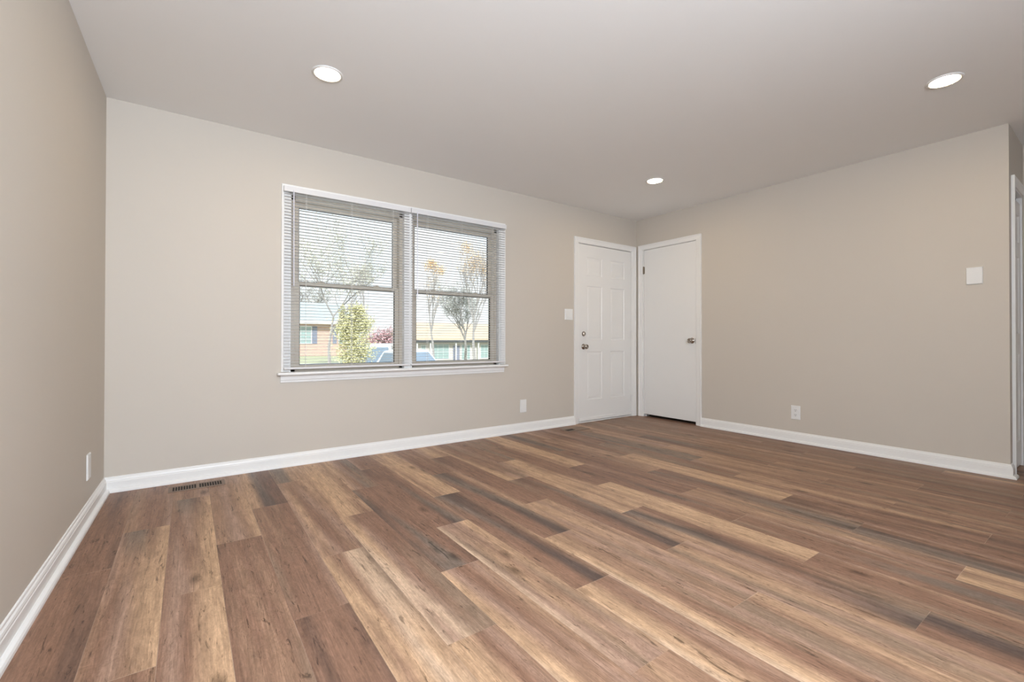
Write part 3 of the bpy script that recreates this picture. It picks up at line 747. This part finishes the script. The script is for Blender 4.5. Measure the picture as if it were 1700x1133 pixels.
for xx in (16.9, 18.6, 22.0, 25.2, 28.6): hq('porch_post', boxes(((xx, 45.3, -2.1), (xx+0.14, 45.44, 0.7))), M['ext'])
# far pale house row
hf = empty('grey_roof_house', (11, 62, -1.0)); tag(hf, 'distant low grey roofed house between the two nearer houses', 'house'); off3 = -Vector(hf.location)
o = obj('wall', boxes(((6, 62, -1.4), (17, 70, 1.2))), M['ext'], hf); o.location = off3
bm = bmesh.new(); gable_roof(bm, 6, 17, 62, 70, 1.25, 2.8, 0.6); o = obj('roof', bm, M['roofg'], hf); o.location = off3
house_window(hf, 8, 9.4, -0.3, 0.8, 62, off3, None); house_window(hf, 12, 13.6, -0.3, 0.8, 62, off3, None)

# trees
def tree(name, loc, height, spread, trunk_h, trunk_r, label, leafm, nleaf, leafsize, depth=4, seed=1, blobs=None, upright=0.5, group=None):
    rnd = random.Random(seed); root = empty(name, loc); tag(root, label, 'tree', group)
    bm = bmesh.new(); tips = []
    def grow(p, d, length, rad, lev):
        pts = [p.copy()]; q = p.copy(); dd = d.copy(); n = 4
        for i in range(n):
            dd = (dd + Vector((rnd.uniform(-.16, .16), rnd.uniform(-.16, .16), rnd.uniform(-.06, .12)))).normalized(); q = q + dd*(length/n); pts.append(q.copy())
        tube(bm, pts, [rad*(1-0.5*i/n) for i in range(n+1)], 5 if lev < 2 else 3)
        if lev >= depth-2: tips.extend(pts[1:])
        if lev < depth:
            for k in range(rnd.choice((3, 3, 4)) if lev else 6):
                i = rnd.randint(2, n) if lev else rnd.randint(3, n); a = rnd.uniform(0, 2*math.pi)
                side = Vector((math.cos(a), math.sin(a), 0))
                nd = (dd*upright + side*(spread/height)*1.1 + Vector((0, 0, upright*0.6))).normalized()
                grow(pts[i], nd, length*rnd.uniform(0.55, 0.78), rad*0.5, lev+1)
    grow(Vector((0, 0, 0)), Vector((0, 0, 1)), trunk_h, trunk_r, 0)
    # fit the crown to the wanted height and spread
    mz = max(v_.co.z for v_ in bm.verts); mr = max(math.hypot(v_.co.x, v_.co.y) for v_ in bm.verts)
    for v_ in bm.verts: v_.co = Vector((v_.co.x*spread/mr, v_.co.y*spread/mr, v_.co.z*height/mz))
    tips = [Vector((t.x*spread/mr, t.y*spread/mr, t.z*height/mz)) for t in tips]
    obj('branches', bm, M['bark'], root)
    if nleaf:
        bm = bmesh.new()
        for i in range(nleaf):
            if blobs and rnd.random() < 0.8:
                bx_, by_, bz_, br_ = rnd.choice(blobs); c = Vector((bx_+rnd.gauss(0, br_*.5), by_+rnd.gauss(0, br_*.5), bz_+rnd.gauss(0, br_*.45)))
            else: c = rnd.choice(tips) + Vector((rnd.gauss(0, .06), rnd.gauss(0, .06), rnd.gauss(0, .06)))*spread*0.6
            a = Vector((rnd.uniform(-1, 1), rnd.uniform(-1, 1), rnd.uniform(-1, 1))).normalized(); b = a.orthogonal().normalized(); s = leafsize*rnd.uniform(.6, 1.3)
            bm.faces.new([bm.verts.new(p) for p in (c-a*s, c+b*s*.5, c+a*s, c-b*s*.5)])
        obj('foliage', bm, leafm, root)
    return root
tree('small_tree', (0.05, 12, gz(0, 12)), 3.2, 0.62, 1.1, 0.05, 'small yellow-green tree with a slim trunk in front of the brick house', M['lyel'], 9500, 0.042, depth=4, seed=3,
     blobs=[(0, 0, 1.9, .50), (0.05, 0, 2.5, .42), (-.2, 0, 1.4, .40), (.25, 0, 1.5, .40), (-.3, 0, 2.2, .38), (.25, 0, 2.4, .36), (.1, 0, 2.9, .22), (0, 0, 1.0, .3)])
tree('bare_tree', (1.0, 19.0, gz(1, 19)), 8.0, 3.0, 1.6, 0.05, 'tall bare branching tree with a few pale buff leaves behind the yellow-green tree', M['lpale'], 7000, 0.05, depth=5, seed=8, upright=0.35)
tree('maple_tree', (14.2, 50, gz(14, 45)), 4.0, 2.0, 1.2, 0.12, 'low red-leaved tree in the distance between the houses', M['lred'], 1800, 0.16, depth=3, seed=5, blobs=[(0, 0, 2.5, 1.4), (1, 0, 2.1, 1.1), (-1, 0, 2.2, 1.1)])
tree('orange_tree', (9.5, 25.5, gz(9.5, 25.5)), 7.6, 1.7, 2.8, 0.10, 'slim tree with an orange leaf clump at its top, left in the right window half', M['lor'], 1500, 0.06, depth=4, seed=12, upright=0.7,
     blobs=[(-.3, 0, 6.9, .5), (.5, 0, 6.7, .45), (-.1, 0, 7.1, .35)])
tree('tall_orange_tree', (14.4, 28, gz(14, 28)), 10.8, 2.3, 3.2, 0.14, 'taller tree with thin orange and grey foliage behind the right edge of the window', M['lor'], 2600, 0.07, depth=5, seed=21, upright=0.5,
     blobs=[(-.9, 0, 9.7, .7), (.1, 0, 8.9, .7), (-.4, 0, 8.2, .9), (.9, 0, 8.0, .7)])
tree('grey_tree', (16.4, 33, gz(16, 33)), 8.6, 3.6, 2.4, 0.14, 'wide twiggy grey tree in front of the orange-tan roof', M['lgrey'], 8000, 0.07, depth=5, seed=31, upright=0.4)
tree('far_tree', (6.0, 56, gz(6, 56)), 9.5, 5.0, 2.5, 0.2, 'distant twiggy tree rising behind the brick house roof', M['lgrey'], 2600, 0.11, depth=5, seed=41, upright=0.4)
tree('street_tree', (1.30, 14.6, gz(1.3, 14.6)), 5.7, 0.8, 2.0, 0.035, 'thin bare sapling rising beside the parked cars', M['lpale'], 0, 0.05, depth=3, seed=17, upright=0.9)

# cars
def car(name, loc, rz, length, width, height, label, suv):
    root = empty(name, loc, rz); tag(root, label, 'car', 'parked cars outside')
    Lh, Wh = length/2, width/2
    body = [(-Lh, .28), (-Lh, .62*height/1.5), (-Lh+.08, .66*height/1.5), (-Lh+.9, .64*height/1.5), (Lh-1.0, .60*height/1.5), (Lh-.1, .52*height/1.5), (Lh, .42), (Lh, .28)]
    zb = .62*height/1.5
    cab = ([(-Lh+.06, zb-.05), (-Lh+.25, height-.08), (-Lh+.6, height), (Lh-2.1, height), (Lh-1.15, zb-.05)] if suv else
           [(-Lh+.45, zb-.05), (-Lh+1.2, height-.06), (-Lh+1.7, height), (Lh-2.1, height-.02), (Lh-1.1, zb-.05)])
    def extr(pts, w0, w1, zlo, zhi):
        bm = bmesh.new()
        f = lambda z: w0 + (w1-w0)*max(0, min(1, (z-zlo)/max(1e-6, zhi-zlo)))
        a = [bm.verts.new((x, -f(z), z)) for x, z in pts]; b = [bm.verts.new((x, f(z), z)) for x, z in pts]
        bm.faces.new(a); bm.faces.new(b[::-1])
        for i in range(len(pts)): bm.faces.new((a[i], a[(i+1) % len(pts)], b[(i+1) % len(pts)], b[i]))
        return bm
    obj('body', extr(body, Wh, Wh-.04, .3, zb), M['carw'], root, bevel=0.06, seg=3)
    obj('cabin', extr(cab, Wh-.05, Wh-.28, zb, height), M['carw'], root, bevel=0.05, seg=3)
    # glass: slightly proud of the cabin
    def lerp(p, q, t): return (p[0]+(q[0]-p[0])*t, p[1]+(q[1]-p[1])*t)
    fw = lambda z: (Wh-.05) + ((Wh-.28)-(Wh-.05))*max(0, min(1, (z-zb)/(height-zb)))
    for nm, p, q in (('rear_window', cab[0], cab[1]), ('windshield', cab[4], cab[3])):
        a, b = lerp(p, q, .18), lerp(p, q, .90); s = -1 if nm == 'rear_window' else 1; bm = bmesh.new()
        A = [(a[0]+s*.02, -fw(a[1])+.12, a[1]+.02), (a[0]+s*.02, fw(a[1])-.12, a[1]+.02), (b[0]+s*.02, fw(b[1])-.12, b[1]+.02), (b[0]+s*.02, -fw(b[1])+.12, b[1]+.02)]
        V = [bm.verts.new(x) for x in A]; V2 = [bm.verts.new((x[0]-s*.05, x[1], x[2]-.03)) for x in A]
        bm.faces.new(V); bm.faces.new(V2[::-1])
        for i in range(4): bm.faces.new((V[i], V[(i+1) % 4], V2[(i+1) % 4], V2[i]))
        obj(nm, bm, M['carg'], root)
    for s in (-1, 1):
        bm = bmesh.new(); zt, zl = height-.12, zb+.03
        xr0, xr1 = (-Lh+.30, -Lh+.42) if suv else (-Lh+.85, -Lh+1.3); xf0, xf1 = Lh-1.35, Lh-2.05
        V = [bm.verts.new((x, s*(fw(z)+.012), z)) for x, z in ((xr0, zl), (xf0, zl), (xf1, zt), (xr1, zt))]; V2 = [bm.verts.new((v_.co.x, v_.co.y-s*.03, v_.co.z)) for v_ in V]
        bm.faces.new(V); bm.faces.new(V2[::-1])
        for i in range(4): bm.faces.new((V[i], V[(i+1) % 4], V2[(i+1) % 4], V2[i]))
        obj('side_window', bm, M['carg'], root)
        obj('tail_lamp', boxes(((-Lh-.012, s*(Wh-.32), .50*height/1.5), (-Lh+.1, s*(Wh-.05), .60*height/1.5))), M['tail'], root, bevel=0.01)
        for xw in (-Lh+.8, Lh-.85):
            bm = bmesh.new(); lathe(bm, [(0, 0), (.17, 0), (.19, .01), (.31, .0), (.33, -.03), (.33, -.18), (.30, -.2), (0, -.2)], (xw, s*Wh*1.0, .33), (0, s, 0), 24)
            obj('wheel', bm, M['tyre'], root)
    return root
car('parked_car', (1.95, 11.5, -0.925), R(-80), 4.4, 1.75, 1.52, 'pale low car with rounded roof, nearest the house behind the window mullion', False)
car('parked_car.001', (2.75, 17.3, -0.925), R(66), 4.5, 1.8, 1.70, 'taller white car with a red tail lamp beside the yellow-green tree', True)
